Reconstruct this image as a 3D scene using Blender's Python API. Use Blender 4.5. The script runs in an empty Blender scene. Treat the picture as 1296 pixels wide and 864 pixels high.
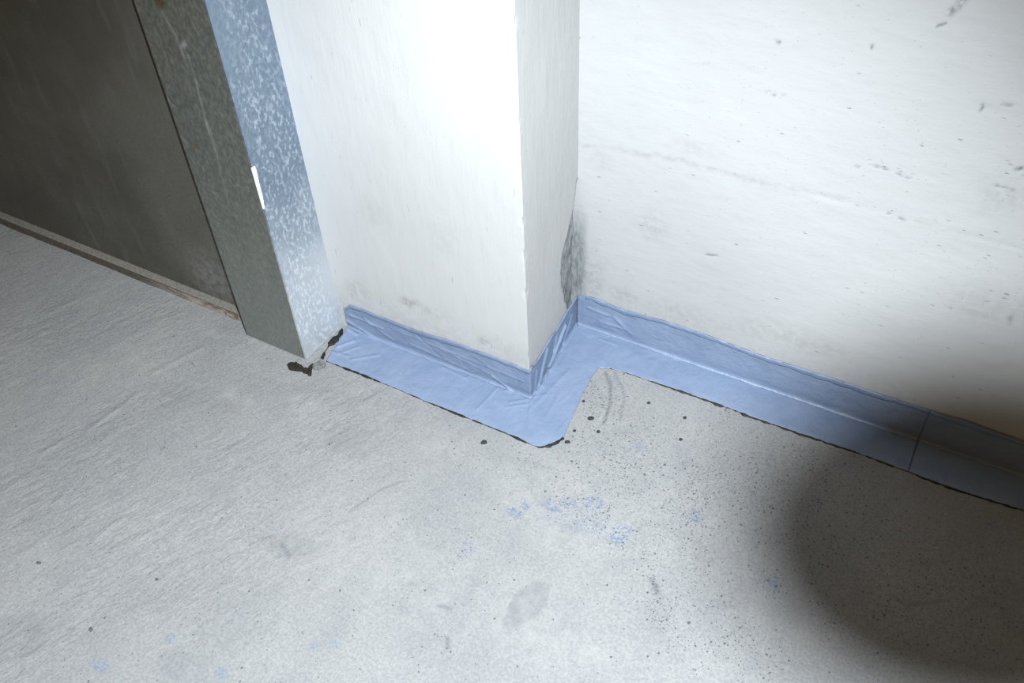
import bpy, bmesh, math, random
import numpy as np
from mathutils import Matrix, Vector

# ------------------------------------------------------------------ camera
H = 1.2                                   # eye height (m)
IMG_W, IMG_H, FPX = 1296.0, 864.0, 1116.0856
CX, CY = 648.0, 432.0
V_DOWN = np.array([716.156 - CX, 1612.929 - CY, FPX])
V_LEFT = np.array([-1864.808 - CX, -477.779 - CY, FPX])
d1 = V_DOWN / np.linalg.norm(V_DOWN)
d2 = V_LEFT - (V_LEFT @ d1) * d1
d2 /= np.linalg.norm(d2)
d3 = np.cross(d1, d2)
AX, AY, AZ = -d2, d3, -d1                 # world axes seen in lens axes
CAM_R = np.array([AX[0], AY[0], AZ[0]])
CAM_U = -np.array([AX[1], AY[1], AZ[1]])
CAM_F = np.array([AX[2], AY[2], AZ[2]])
EYE = np.array([0.0, 0.0, H])

scene = bpy.context.scene
COL = scene.collection
cam_data = bpy.data.cameras.new('camera')
cam_data.sensor_width = 36.0
cam_data.lens = FPX / IMG_W * 36.0
cam_data.clip_start = 0.01
cam = bpy.data.objects.new('camera', cam_data)
M = Matrix(((CAM_R[0], CAM_U[0], -CAM_F[0], EYE[0]),
            (CAM_R[1], CAM_U[1], -CAM_F[1], EYE[1]),
            (CAM_R[2], CAM_U[2], -CAM_F[2], EYE[2]),
            (0, 0, 0, 1)))
cam.matrix_world = M
COL.objects.link(cam)
scene.camera = cam

# ------------------------------------------------------------------ world, lamp light, exposure
world = bpy.data.worlds.new('dim_basement')
scene.world = world
world.use_nodes = True
world.node_tree.nodes['Background'].inputs[0].default_value = (1.0, 0.66, 0.30, 1)
world.node_tree.nodes['Background'].inputs[1].default_value = 0.17

LAMP = EYE + 0.04 * CAM_R + 0.15 * CAM_U - 0.10 * CAM_F  # stands in for the camera flash
LAMP_RADIUS = 0.0088
SHADE_DIST, SHADE_WIDTH, SHADE_HEIGHT = 0.115, 0.0256, 0.0212
LAMP_AIM = -0.07 * CAM_R - 0.27 * CAM_U + 1.0 * CAM_F
LAMP_POWER = 318.0
LAMP_COLOR = (0.87, 0.94, 1.0)

vs = scene.view_settings
vs.view_transform = 'Standard'
vs.look = 'None'
vs.gamma = 1.0
vs.use_curve_mapping = False
vs.exposure = 0.0

# ------------------------------------------------------------------ measuring helpers
def ray(x, y):
    v = (x - CX) * CAM_R - (y - CY) * CAM_U + FPX * CAM_F
    return v / np.linalg.norm(v)

def on_floor(x, y, z=0.0):
    r = ray(x, y); t = (z - H) / r[2]
    return EYE + t * r

SHADE_DIR = on_floor(1228, 685) - LAMP        # the added blocker stands between the lamp and this spot of floor

def on_y(x, y, py):
    r = ray(x, y); t = py / r[1]
    return EYE + t * r

def on_plane(x, y, p0, n):
    r = ray(x, y); t = ((p0 - EYE) @ n) / (r @ n)
    return EYE + t * r

# ------------------------------------------------------------------ noise
def _hash(ix, iy, seed):
    h = (ix.astype(np.int64) * 374761393 + iy.astype(np.int64) * 668265263 + seed * 1274126177) & 0xFFFFFFFF
    h = ((h ^ (h >> 13)) * 1274126177) & 0xFFFFFFFF
    h = (h ^ (h >> 16)) & 0xFFFFFF
    return h / float(0xFFFFFF)

def vnoise(x, y, seed=0):
    x = np.asarray(x, float); y = np.asarray(y, float)
    ix, iy = np.floor(x), np.floor(y)
    fx, fy = x - ix, y - iy
    fx = fx * fx * (3 - 2 * fx); fy = fy * fy * (3 - 2 * fy)
    a = _hash(ix, iy, seed); b = _hash(ix + 1, iy, seed)
    c = _hash(ix, iy + 1, seed); d = _hash(ix + 1, iy + 1, seed)
    return (a * (1 - fx) + b * fx) * (1 - fy) + (c * (1 - fx) + d * fx) * fy

def fbm(x, y, seed=0, octaves=4):
    s, amp, tot = 0, 1.0, 0
    for o in range(octaves):
        s = s + amp * (vnoise(x, y, seed + 17 * o) - 0.5)
        tot += amp; amp *= 0.5
        x = x * 2.03; y = y * 2.03
    return s / tot * 2

def sstep(e0, e1, x):
    t = np.clip((x - e0) / (e1 - e0), 0, 1)
    return t * t * (3 - 2 * t)

def seg_dist(px, py, a, b):
    ax, ay = a; bx, by = b
    dx, dy = bx - ax, by - ay
    L2 = dx * dx + dy * dy + 1e-12
    t = np.clip(((px - ax) * dx + (py - ay) * dy) / L2, 0, 1)
    return np.hypot(px - ax - t * dx, py - ay - t * dy), t

# ------------------------------------------------------------------ mesh helpers
def mesh_object(name, verts, faces, mat, parent=None, attrs=None, smooth=True):
    me = bpy.data.meshes.new(name)
    me.from_pydata([tuple(v) for v in verts], [], [tuple(f) for f in faces])
    if smooth:
        me.polygons.foreach_set('use_smooth', [True] * len(me.polygons))
    for k, a in (attrs or {}).items():
        at = me.attributes.new(k, 'FLOAT', 'POINT')
        at.data.foreach_set('value', np.asarray(a, np.float32).ravel())
    me.materials.append(mat)
    me.update()
    o = bpy.data.objects.new(name, me)
    COL.objects.link(o)
    if parent is not None:
        o.parent = parent
        o.matrix_parent_inverse = Matrix.Translation(-parent.location)
    return o

def grid_faces(nu, nv, flip=False):
    i = np.arange(nu - 1)[:, None] * nv + np.arange(nv - 1)[None, :]
    q = np.stack([i, i + nv, i + nv + 1, i + 1], -1).reshape(-1, 4)
    if flip:
        q = q[:, ::-1]
    return q.tolist()

def from_bm(name, bm, mat, parent=None, smooth=False):
    bmesh.ops.recalc_face_normals(bm, faces=bm.faces)
    me = bpy.data.meshes.new(name)
    bm.to_mesh(me); bm.free()
    if smooth:
        me.polygons.foreach_set('use_smooth', [True] * len(me.polygons))
    me.materials.append(mat)
    o = bpy.data.objects.new(name, me)
    COL.objects.link(o)
    if parent is not None:
        o.parent = parent
        o.matrix_parent_inverse = Matrix.Translation(-parent.location)
    return o

def add_box(bm, lo, hi, bevel=0.0, seg=2):
    r = bmesh.ops.create_cube(bm, size=1.0)
    for v in r['verts']:
        v.co = Vector([lo[k] + (v.co[k] + 0.5) * (hi[k] - lo[k]) for k in range(3)])
    if bevel > 0:
        es = list({e for v in r['verts'] for e in v.link_edges})
        bmesh.ops.bevel(bm, geom=es, offset=bevel, segments=seg, affect='EDGES', profile=0.5)

def add_tube(bm, a, b, r0, r1=None, n=20):
    a, b = Vector(a), Vector(b)
    r1 = r0 if r1 is None else r1
    z = (b - a).normalized()
    x = z.orthogonal().normalized(); y = z.cross(x)
    ring = []
    for p, r in ((a, r0), (b, r1)):
        ring.append([bm.verts.new(p + r * (math.cos(t) * x + math.sin(t) * y))
                     for t in (2 * math.pi * k / n for k in range(n))])
    for k in range(n):
        bm.faces.new((ring[0][k], ring[0][(k + 1) % n], ring[1][(k + 1) % n], ring[1][k]))
    bm.faces.new(ring[0][::-1]); bm.faces.new(ring[1])

def empty(name, loc=(0, 0, 0)):
    o = bpy.data.objects.new(name, None)
    o.location = loc
    o.empty_display_size = 0.1
    COL.objects.link(o)
    return o

def tag(o, label=None, cat=None, group=None, kind=None):
    if label: o['label'] = label
    if cat: o['category'] = cat
    if group: o['group'] = group
    if kind: o['kind'] = kind
    return o

# ------------------------------------------------------------------ materials
class NB:
    """small node-building helper"""
    def __init__(self, name):
        self.m = bpy.data.materials.new(name)
        self.m.use_nodes = True
        self.t = self.m.node_tree
        self.b = self.t.nodes['Principled BSDF']
        self.co = self.n('ShaderNodeTexCoord').outputs['Object']
    def n(self, kind):
        return self.t.nodes.new(kind)
    def put(self, sock, v):
        if isinstance(v, bpy.types.NodeSocket):
            self.t.links.new(v, sock)
        elif isinstance(v, (tuple, list)) and len(v) == 3 and sock.type == 'RGBA':
            sock.default_value = (*v, 1)
        else:
            sock.default_value = v
    def attr(self, name):
        a = self.n('ShaderNodeAttribute'); a.attribute_name = name
        return a.outputs['Fac']
    def mapping(self, scale=(1, 1, 1), rot=(0, 0, 0), vec=None):
        m = self.n('ShaderNodeMapping')
        m.inputs['Scale'].default_value = scale
        m.inputs['Rotation'].default_value = rot
        self.put(m.inputs['Vector'], vec or self.co)
        return m.outputs[0]
    def noise(self, scale, detail=4, rough=0.5, vec=None, dist=0.0):
        n = self.n('ShaderNodeTexNoise')
        n.inputs['Scale'].default_value = scale
        n.inputs['Detail'].default_value = detail
        n.inputs['Roughness'].default_value = rough
        n.inputs['Distortion'].default_value = dist
        self.put(n.inputs['Vector'], vec or self.co)
        return n.outputs['Fac']
    def voronoi(self, scale, vec=None, rnd=1.0):
        n = self.n('ShaderNodeTexVoronoi')
        n.inputs['Scale'].default_value = scale
        n.inputs['Randomness'].default_value = rnd
        self.put(n.inputs['Vector'], vec or self.co)
        return n.outputs['Distance'], n.outputs['Color']
    def sep(self, c):
        s = self.n('ShaderNodeSeparateColor'); self.put(s.inputs[0], c)
        return s.outputs
    def xyz(self):
        s = self.n('ShaderNodeSeparateXYZ'); self.put(s.inputs[0], self.co)
        return s.outputs
    def ramp(self, x, lo, hi, a=0.0, b=1.0):
        r = self.n('ShaderNodeMapRange'); r.interpolation_type = 'SMOOTHSTEP'
        self.put(r.inputs['Value'], x)
        self.put(r.inputs['From Min'], lo); self.put(r.inputs['From Max'], hi)
        self.put(r.inputs['To Min'], a); self.put(r.inputs['To Max'], b)
        return r.outputs['Result']
    def math(self, op, a, b=0.0, clamp=False):
        m = self.n('ShaderNodeMath'); m.operation = op; m.use_clamp = clamp
        self.put(m.inputs[0], a); self.put(m.inputs[1], b)
        return m.outputs[0]
    def mix(self, f, a, b, mode='MIX'):
        m = self.n('ShaderNodeMix'); m.data_type = 'RGBA'; m.blend_type = mode
        self.put(m.inputs['Factor'], f)
        self.put(m.inputs[6], a); self.put(m.inputs[7], b)
        return m.outputs[2]
    def bump(self, h, strength, dist, normal=None):
        b = self.n('ShaderNodeBump')
        b.inputs['Strength'].default_value = strength
        b.inputs['Distance'].default_value = dist
        self.put(b.inputs['Height'], h)
        if normal is not None:
            self.put(b.inputs['Normal'], normal)
        return b.outputs[0]
    def dim(self, c, f):
        return self.mix(1.0, c, (f, f, f), 'MULTIPLY')
    def done(self, color, rough=0.8, metallic=0.0, normal=None, spec=0.3):
        self.put(self.b.inputs['Base Color'], color)
        self.put(self.b.inputs['Roughness'], rough)
        self.put(self.b.inputs['Metallic'], metallic)
        self.put(self.b.inputs['Specular IOR Level'], spec)
        if normal is not None:
            self.put(self.b.inputs['Normal'], normal)
        return self.m

def specks(k, density, scale, vec=None, rmin=0.10, rmax=0.34):
    """irregular dots: a cell carries one when its random number is under the density"""
    wob = k.noise(scale * 2.2, 2, vec=vec)
    d, c = k.voronoi(scale, vec)
    s = k.sep(c)
    on = k.math('LESS_THAN', s[0], density)
    r = k.math('MULTIPLY_ADD', s[1], rmax - rmin)
    r.node.inputs[2].default_value = rmin
    dd = k.math('ADD', d, k.math('MULTIPLY', k.math('SUBTRACT', wob, 0.5), 0.5))
    body = k.ramp(dd, k.math('MULTIPLY', r, 0.6), r, 1.0, 0.0)
    return k.math('MULTIPLY', on, body)

def floor_material(angle):
    k = NB('bare_concrete')
    big = k.noise(3.2, 5, 0.6)
    mid = k.noise(14, 5, 0.6)
    grain = k.noise(230, 3, 0.7)
    sand = k.noise(620, 2, 0.6)
    c = k.mix(k.ramp(big, 0.35, 0.68), (0.505, 0.51, 0.50), (0.575, 0.575, 0.555))
    c = k.mix(k.ramp(mid, 0.45, 0.72, 0, 0.35), c, (0.42, 0.43, 0.435))
    c = k.mix(k.ramp(grain, 0.28, 0.72), k.mix(1.0, c, (0.82, 0.82, 0.83), 'MULTIPLY'), k.mix(1.0, c, (1.12, 1.12, 1.11), 'MULTIPLY'))
    c = k.mix(k.ramp(sand, 0.60, 0.72, 0, 0.35), c, (0.30, 0.30, 0.30))
    streak = k.noise(1.0, 4, 0.6, dist=0.8, vec=k.mapping((48, 115, 1), vec=k.mapping((1, 1, 1), (0, 0, -angle))))
    c = k.mix(k.math('MULTIPLY', k.ramp(streak, 0.52, 0.72, 0, 0.42), k.attr('trowel')), c, (0.36, 0.365, 0.37))
    c = k.mix(k.math('MULTIPLY', k.ramp(streak, 0.46, 0.30, 0, 0.35), k.attr('trowel')), c, (0.66, 0.66, 0.64))
    edge = k.math('MULTIPLY', k.attr('stain'), k.ramp(k.noise(60, 4, 0.65), 0.3, 0.65, 0.45, 1.0))
    c = k.mix(edge, c, (0.335, 0.35, 0.355))
    c = k.mix(k.math('MULTIPLY', k.attr('pale'), k.ramp(k.noise(45, 3), 0.3, 0.7)), c, (0.70, 0.69, 0.66))
    c = k.mix(k.math('MULTIPLY', k.attr('blue'), k.ramp(k.noise(210, 4, 0.75), 0.48, 0.56)), c, (0.27, 0.37, 0.54))
    c = k.mix(k.math('MULTIPLY', k.attr('line'), 1.0), c, (0.20, 0.215, 0.24))
    sp = specks(k, k.math('MULTIPLY', k.attr('speck'), 1.4), 170)
    sp2 = specks(k, k.math('MULTIPLY', k.attr('speck'), 2.2), 320, rmax=0.44)
    sp3 = specks(k, k.math('MULTIPLY', k.attr('speck'), 0.4), 90, rmin=0.06, rmax=0.24)
    allsp = k.math('MAXIMUM', k.math('MAXIMUM', sp, k.math('MULTIPLY', sp2, 0.8)), sp3)
    c = k.mix(k.math('MULTIPLY', allsp, 0.80), c, (0.115, 0.13, 0.15))
    hgt = k.math('ADD', k.math('MULTIPLY', grain, 0.5), k.math('MULTIPLY', mid, 1.2))
    hgt = k.math('ADD', hgt, k.math('MULTIPLY', k.math('MULTIPLY', streak, k.attr('trowel')), -2.6))
    hgt = k.math('SUBTRACT', hgt, k.math('MULTIPLY', allsp, 1.0))
    nm = k.bump(hgt, 0.55, 0.0018)
    return k.done(k.mix(1.0, c, (0.428, 0.430, 0.440), 'MULTIPLY'), k.ramp(grain, 0.3, 0.7, 0.72, 0.9), 0.0, nm, 0.2)

def wall_material(name, stretch, tint=(0.80, 0.805, 0.80), depth=0.8, keep=0.51):
    k = NB(name)
    big = k.noise(2.6, 4, 0.55)
    brush = k.noise(1.0, 5, 0.65, vec=k.mapping(stretch))
    grain = k.noise(300, 3, 0.6)
    c = k.mix(k.ramp(big, 0.35, 0.7), tint, tuple(x * 0.95 for x in tint))
    c = k.mix(k.ramp(brush, 0.5, 0.75, 0, 0.22), c, (0.60, 0.61, 0.62))
    st = k.math('MULTIPLY', k.attr('stain'), k.ramp(k.noise(70, 5, 0.7), 0.33, 0.62))
    c = k.mix(st, c, (0.42, 0.42, 0.405))
    c = k.mix(k.attr('grey'), c, k.mix(k.ramp(k.noise(120, 4, 0.7, vec=k.mapping((1.6, 1.6, 0.5))), 0.35, 0.65), (0.22, 0.245, 0.25), (0.46, 0.49, 0.50)))
    vec = k.mapping((stretch[0] / 60, stretch[1] / 60, stretch[2] / 60))
    dens = k.attr('speck')
    sp = specks(k, k.math('MULTIPLY', dens, 0.7), 130, vec, 0.06, 0.30)
    sp2 = specks(k, dens, 300, vec, 0.08, 0.32)
    allsp = k.math('MAXIMUM', sp, k.math('MULTIPLY', sp2, 0.8))
    c = k.mix(k.math('MULTIPLY', k.math('MULTIPLY', allsp, depth), k.ramp(k.noise(25, 3), 0.3, 0.65, 0.35, 1.0)), c, (0.36, 0.365, 0.36))
    hgt = k.math('SUBTRACT', k.math('ADD', k.math('MULTIPLY', brush, 1.2), k.math('MULTIPLY', grain, 0.5)), k.math('MULTIPLY', allsp, 1.5))
    return k.done(k.dim(c, keep), 0.75, 0.0, k.bump(hgt, 0.35, 0.0012), 0.2)

def membrane_material(name='blue_membrane', mul=1.0):
    k = NB(name)
    a = k.noise(20, 4, 0.6)
    wov = k.noise(420, 2, 0.6)
    wr = k.noise(1.0, 5, 0.62, vec=k.mapping((34, 22, 60), (0, 0, 0.6)), dist=1.2)
    c = k.mix(k.ramp(a, 0.3, 0.7), tuple(mul * x for x in (0.140, 0.186, 0.278)), tuple(mul * x for x in (0.166, 0.211, 0.302)))
    c = k.mix(k.ramp(wov, 0.35, 0.7, 0, 0.25), c, (0.205, 0.258, 0.335))
    hgt = k.math('ADD', k.math('MULTIPLY', wr, 3.0), k.math('MULTIPLY', wov, 0.3))
    return k.done(c, k.ramp(a, 0.3, 0.7, 0.34, 0.46), 0.0, k.bump(hgt, 0.30, 0.003), 0.45)

def plain(name, color, rough=0.8, metallic=0.0, var=0.25, scale=200, spec=0.3, bump=0.3):
    k = NB(name)
    n = k.noise(scale, 4, 0.65)
    c = k.mix(k.ramp(n, 0.3, 0.7), tuple(x * (1 - var) for x in color), tuple(min(1, x * (1 + var)) for x in color))
    return k.done(c, rough, metallic, k.bump(n, bump, 0.001), spec)

def galvanised_material(name='galvanised_steel', tone=(0.50, 0.535, 0.57), fr=0.62):
    k = NB(name)
    vd, vc = k.voronoi(210, k.mapping((1, 1, 0.7)))
    sp = k.sep(vc)[0]
    big = k.noise(7, 4, 0.6, vec=k.mapping((1, 1, 0.35)))
    fine = k.noise(160, 4, 0.7, vec=k.mapping((1, 1, 0.6)))
    c = k.mix(sp, tuple(a * b for a, b in zip(tone, (0.43, 0.52, 0.62))), tuple(a * b for a, b in zip(tone, (0.55, 0.63, 0.72))))
    frost = k.math('MULTIPLY', k.ramp(fine, 0.50, 0.60), k.ramp(big, 0.42, 0.60))
    c = k.mix(k.math('MULTIPLY', frost, fr), c, tuple(a * b for a, b in zip(tone, (0.80, 0.83, 0.86))))
    c = k.mix(k.math('MULTIPLY', k.attr('mark'), 0.9), c, (0.49, 0.515, 0.53))
    c = k.mix(k.attr('rust'), c, (0.20, 0.10, 0.035))
    ro = k.ramp(fine, 0.3, 0.7, 0.42, 0.60)
    met = k.math('SUBTRACT', k.math('SUBTRACT', 0.88, k.math('MULTIPLY', frost, 0.5 * fr)), k.math('MULTIPLY', k.attr('mark'), 0.55), True)
    return k.done(c, ro, met, k.bump(k.math('ADD', fine, k.math('MULTIPLY', sp, 0.6)), 0.12, 0.001), 0.4)

def door_material():
    k = NB('dull_steel_sheet')
    big = k.noise(4, 5, 0.6)
    fine = k.noise(140, 4, 0.7)
    sc = k.noise(1.0, 3, 0.6, vec=k.mapping((40, 40, 6)))
    c = k.mix(k.ramp(big, 0.3, 0.7), (0.125, 0.122, 0.104), (0.195, 0.193, 0.172))
    c = k.mix(k.ramp(fine, 0.35, 0.7, 0, 0.6), c, (0.085, 0.083, 0.070))
    c = k.mix(k.ramp(sc, 0.55, 0.75, 0, 0.35), c, (0.23, 0.23, 0.215))
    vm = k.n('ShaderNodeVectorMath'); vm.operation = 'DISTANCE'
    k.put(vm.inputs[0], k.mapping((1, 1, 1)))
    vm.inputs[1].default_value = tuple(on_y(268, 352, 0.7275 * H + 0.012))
    glint_patch = k.math('MULTIPLY', k.ramp(vm.outputs['Value'], 0.10, 0.02, 0.0, 0.6), k.ramp(k.noise(60, 4, 0.7), 0.3, 0.65))  # reflected highlight painted as a pale patch on the sheet
    c = k.mix(glint_patch, c, (0.34, 0.34, 0.32))
    return k.done(c, k.ramp(fine, 0.3, 0.7, 0.5, 0.68), 0.75, k.bump(fine, 0.15, 0.001), 0.4)

def rail_material():
    k = NB('worn_rail')
    n = k.noise(1.0, 4, 0.7, vec=k.mapping((25, 60, 90)))
    fine = k.noise(170, 4, 0.7)
    c = k.mix(k.ramp(fine, 0.35, 0.65), (0.055, 0.052, 0.044), (0.10, 0.095, 0.085))
    pale = k.math('MULTIPLY', k.attr('pale'), k.ramp(n, 0.35, 0.6))
    c = k.mix(pale, c, (0.40, 0.36, 0.32))
    rust = k.math('MULTIPLY', k.attr('rust'), k.ramp(k.noise(90, 4, 0.7), 0.42, 0.62))
    c = k.mix(rust, c, (0.17, 0.085, 0.035))
    return k.done(c, 0.75, 0.15, k.bump(fine, 0.3, 0.001), 0.3)

# ------------------------------------------------------------------ main dimensions (metres), from the picture's vanishing lines
Y_FRONT = 0.803 * H          # face of the jutting white wall
Y_BACK = 0.9875 * H          # face of the set-back white wall
Y_POST = 0.707 * H
Y_RAIL = 0.7275 * H
ARRIS = on_floor(671.5, 502)[:2]; ARRIS = np.array([ARRIS[0], Y_FRONT])
INNER = on_floor(730, 408)[:2]; INNER = np.array([INNER[0], Y_BACK])
POST_L = on_floor(313, 424)[0]
POST_R = on_floor(388, 455)[0]
WALL_TOP = 2.4
ret_dir = (INNER - ARRIS) / np.linalg.norm(INNER - ARRIS)
ret_nrm = np.array([ret_dir[1], -ret_dir[0]])          # faces +x

# ------------------------------------------------------------------ floor
def blob(X, Y, px, py, rx, ry, rot=0.0, soft=0.6):
    """soft patch on the floor around a measured spot, radii in metres"""
    c = on_floor(px, py)
    ca, sa = math.cos(rot), math.sin(rot)
    u = ((X - c[0]) * ca + (Y - c[1]) * sa) / rx
    v = (-(X - c[0]) * sa + (Y - c[1]) * ca) / ry
    r = np.hypot(u, v) + 0.35 * fbm(X * 30, Y * 30, 91, 3)
    return sstep(1.0, 1.0 - soft, r)

ta, tb = on_floor(60, 760), on_floor(140, 716)
TROWEL = math.atan2(tb[1] - ta[1], tb[0] - ta[0])

def build_floor():
    xs = np.concatenate([np.linspace(-4.6, -2.1, 14)[:-1], np.arange(-2.1, 0.34, 0.0036), np.linspace(0.35, 2.4, 12)])
    ys = np.concatenate([np.linspace(-1.6, 0.02, 9)[:-1], np.arange(0.02, 1.22, 0.0036), np.linspace(1.24, 1.6, 4)])
    X, Y = np.meshgrid(xs, ys, indexing='ij')
    Z = 0.0010 * fbm(X * 9, Y * 9, 1, 4) + 0.0006 * fbm(X * 42, Y * 42, 7, 3) - 0.0009
    ca, sa = math.cos(TROWEL), math.sin(TROWEL)
    U, V = X * ca + Y * sa, -X * sa + Y * ca
    left = sstep(-0.55, -1.05, X) * 0.75 + 0.18
    trowel = np.clip(left * (0.35 + 1.1 * sstep(-0.25, 0.45, fbm(X * 5, Y * 5, 33, 3))), 0, 1)
    Z += 0.0009 * trowel * fbm(U * 22, V * 90, 41, 3)
    # trowel ridges seen at left
    for (a, b, h) in (((110, 545), (172, 500), 0.0016), ((52, 575), (78, 558), 0.0014), ((70, 635), (88, 618), 0.0015),
                      ((120, 680), (155, 655), 0.0014), ((195, 470), (255, 440), 0.0013), ((245, 480), (275, 500), 0.0010),
                      ((65, 395), (95, 380), 0.0014), ((215, 660), (160, 690), 0.0009)):
        A, B = on_floor(*a), on_floor(*b)
        d, t = seg_dist(X, Y, A[:2], B[:2])
        Z += h * np.exp(-(d / 0.006) ** 2)
    stain = np.zeros_like(X)
    for (px, py, rx, ry, rot, s) in (
            (450, 555, 0.07, 0.055, 0.3, 0.32), (370, 690, 0.055, 0.032, 0.2, 0.38),
            (515, 757, 0.03, 0.055, -0.2, 0.28), (545, 825, 0.06, 0.03, 0, 0.22), (280, 625, 0.045, 0.03, 0, 0.24),
            (410, 500, 0.09, 0.03, 0.2, 0.22), (235, 500, 0.14, 0.035, 0.2, 0.22), (655, 585, 0.10, 0.022, 0.1, 0.25),
            (920, 740, 0.06, 0.07, 0, 0.22), (1000, 760, 0.05, 0.08, 0, 0.25), (20, 800, 0.06, 0.04, 0, 0.30), (830, 775, 0.03, 0.05, 0, 0.22),
            (230, 840, 0.05, 0.03, 0, 0.22), (605, 815, 0.03, 0.04, 0, 0.14), (1010, 700, 0.12, 0.12, 0, 0.20)):
        stain = np.maximum(stain, s * blob(X, Y, px, py, rx, ry, rot, 0.55))
    c = on_floor(667, 764)
    u, w = (X - c[0]) * 0.98 - (Y - c[1]) * 0.2, (X - c[0]) * 0.2 + (Y - c[1]) * 0.98
    ov = np.hypot(u / (0.0235 - 0.12 * np.clip(-w, 0, 0.03)), w / 0.050) + 0.12 * fbm(X * 60, Y * 60, 19, 3)
    stain = np.maximum(stain, 0.70 * sstep(1.05, 0.88, ov))
    stain += 0.10 * sstep(0.0, 0.6, fbm(X * 4, Y * 4, 77, 4))
    pale = np.zeros_like(X)
    for (px, py, rx, ry, s) in ((385, 515, 0.05, 0.045, 0.5), (300, 500, 0.05, 0.03, 0.45), (690, 640, 0.25, 0.12, 0.4), (560, 560, 0.12, 0.05, 0.4),
                                (480, 700, 0.25, 0.15, 0.30), (700, 800, 0.2, 0.1, 0.35), (780, 500, 0.06, 0.04, 0.5), (265, 420, 0.06, 0.02, 0.4)):
        pale = np.maximum(pale, s * blob(X, Y, px, py, rx, ry, 0, 0.9))
    blue = np.zeros_like(X)
    for (px, py, rx, ry, s) in ((652, 648, 0.020, 0.011, 1.0), (665, 640, 0.012, 0.012, 0.9), (697, 640, 0.022, 0.014, 0.75), (720, 634, 0.018, 0.016, 0.7), (750, 636, 0.020, 0.018, 0.85),
                                (784, 682, 0.016, 0.020, 0.9), (790, 670, 0.02, 0.014, 0.8), (810, 565, 0.02, 0.014, 0.6), (880, 652, 0.014, 0.016, 0.8),
                                (775, 480, 0.008, 0.014, 0.9), (733, 655, 0.09, 0.04, 0.35), (127, 842, 0.02, 0.012, 0.7), (216, 808, 0.012, 0.01, 0.7),
                                (280, 853, 0.016, 0.01, 0.8), (424, 816, 0.010, 0.008, 0.9), (397, 817, 0.008, 0.008, 0.7), (590, 695, 0.012, 0.02, 0.5),
                                (345, 668, 0.02, 0.008, 0.5), (395, 568, 0.012, 0.014, 0.35), (1255, 665, 0.012, 0.012, 0.6), (977, 740, 0.012, 0.014, 0.7), (425, 570, 0.01, 0.01, 0.4)):
        blue = np.maximum(blue, s * blob(X, Y, px, py, rx, ry, 0, 0.5))
    speck = 0.018 + np.zeros_like(X)
    for (px, py, rx, ry, s) in ((800, 590, 0.16, 0.16, 0.30), (1000, 640, 0.30, 0.22, 0.32), (850, 700, 0.14, 0.12, 0.22), (838, 770, 0.035, 0.045, 0.60), (829, 744, 0.014, 0.014, 0.9),
                                (765, 505, 0.07, 0.06, 0.50), (735, 640, 0.12, 0.05, 0.36), (880, 620, 0.10, 0.14, 0.45), (780, 680, 0.05, 0.04, 0.30), (1150, 740, 0.25, 0.2, 0.28),
                                (590, 580, 0.12, 0.03, 0.12), (660, 575, 0.08, 0.03, 0.2), (585, 690, 0.02, 0.05, 0.25), (560, 820, 0.06, 0.04, 0.12), (930, 820, 0.16, 0.10, 0.18), (975, 740, 0.03, 0.04, 0.6)):
        speck = np.maximum(speck, s * blob(X, Y, px, py, rx, ry, 0, 0.8))
    line = np.zeros_like(X)
    for pts, s, w in ((((766, 470), (773, 488), (772, 510), (764, 536)), 0.85, 0.0022), (((778, 470), (782, 480), (789, 492), (790, 505), (785, 528)), 0.55, 0.0020),
                      (((440, 648), (480, 620), (512, 607)), 0.45, 0.0018), (((356, 688), (362, 696), (366, 702)), 0.5, 0.003), (((330, 682), (345, 676)), 0.4, 0.003),
                      (((555, 765), (570, 769)), 0.5, 0.0025), (((566, 806), (567, 818)), 0.7, 0.003), (((826, 733), (832, 748)), 0.6, 0.005),
                      (((1125, 752), (1150, 765), (1190, 760)), 0.35, 0.003)):
        for a, b in zip(pts[:-1], pts[1:]):
            d, t = seg_dist(X, Y, on_floor(*a)[:2], on_floor(*b)[:2])
            line = np.maximum(line, s * np.exp(-(d / w) ** 2))
    Z -= 0.0006 * line
    verts = np.stack([X, Y, Z], -1).reshape(-1, 3)
    o = mesh_object('floor', verts, grid_faces(len(xs), len(ys)), floor_material(TROWEL), None,
                    dict(trowel=trowel, stain=stain, pale=pale, blue=blue, speck=speck, line=line))
    tag(o, kind='structure')
build_floor()

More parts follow.
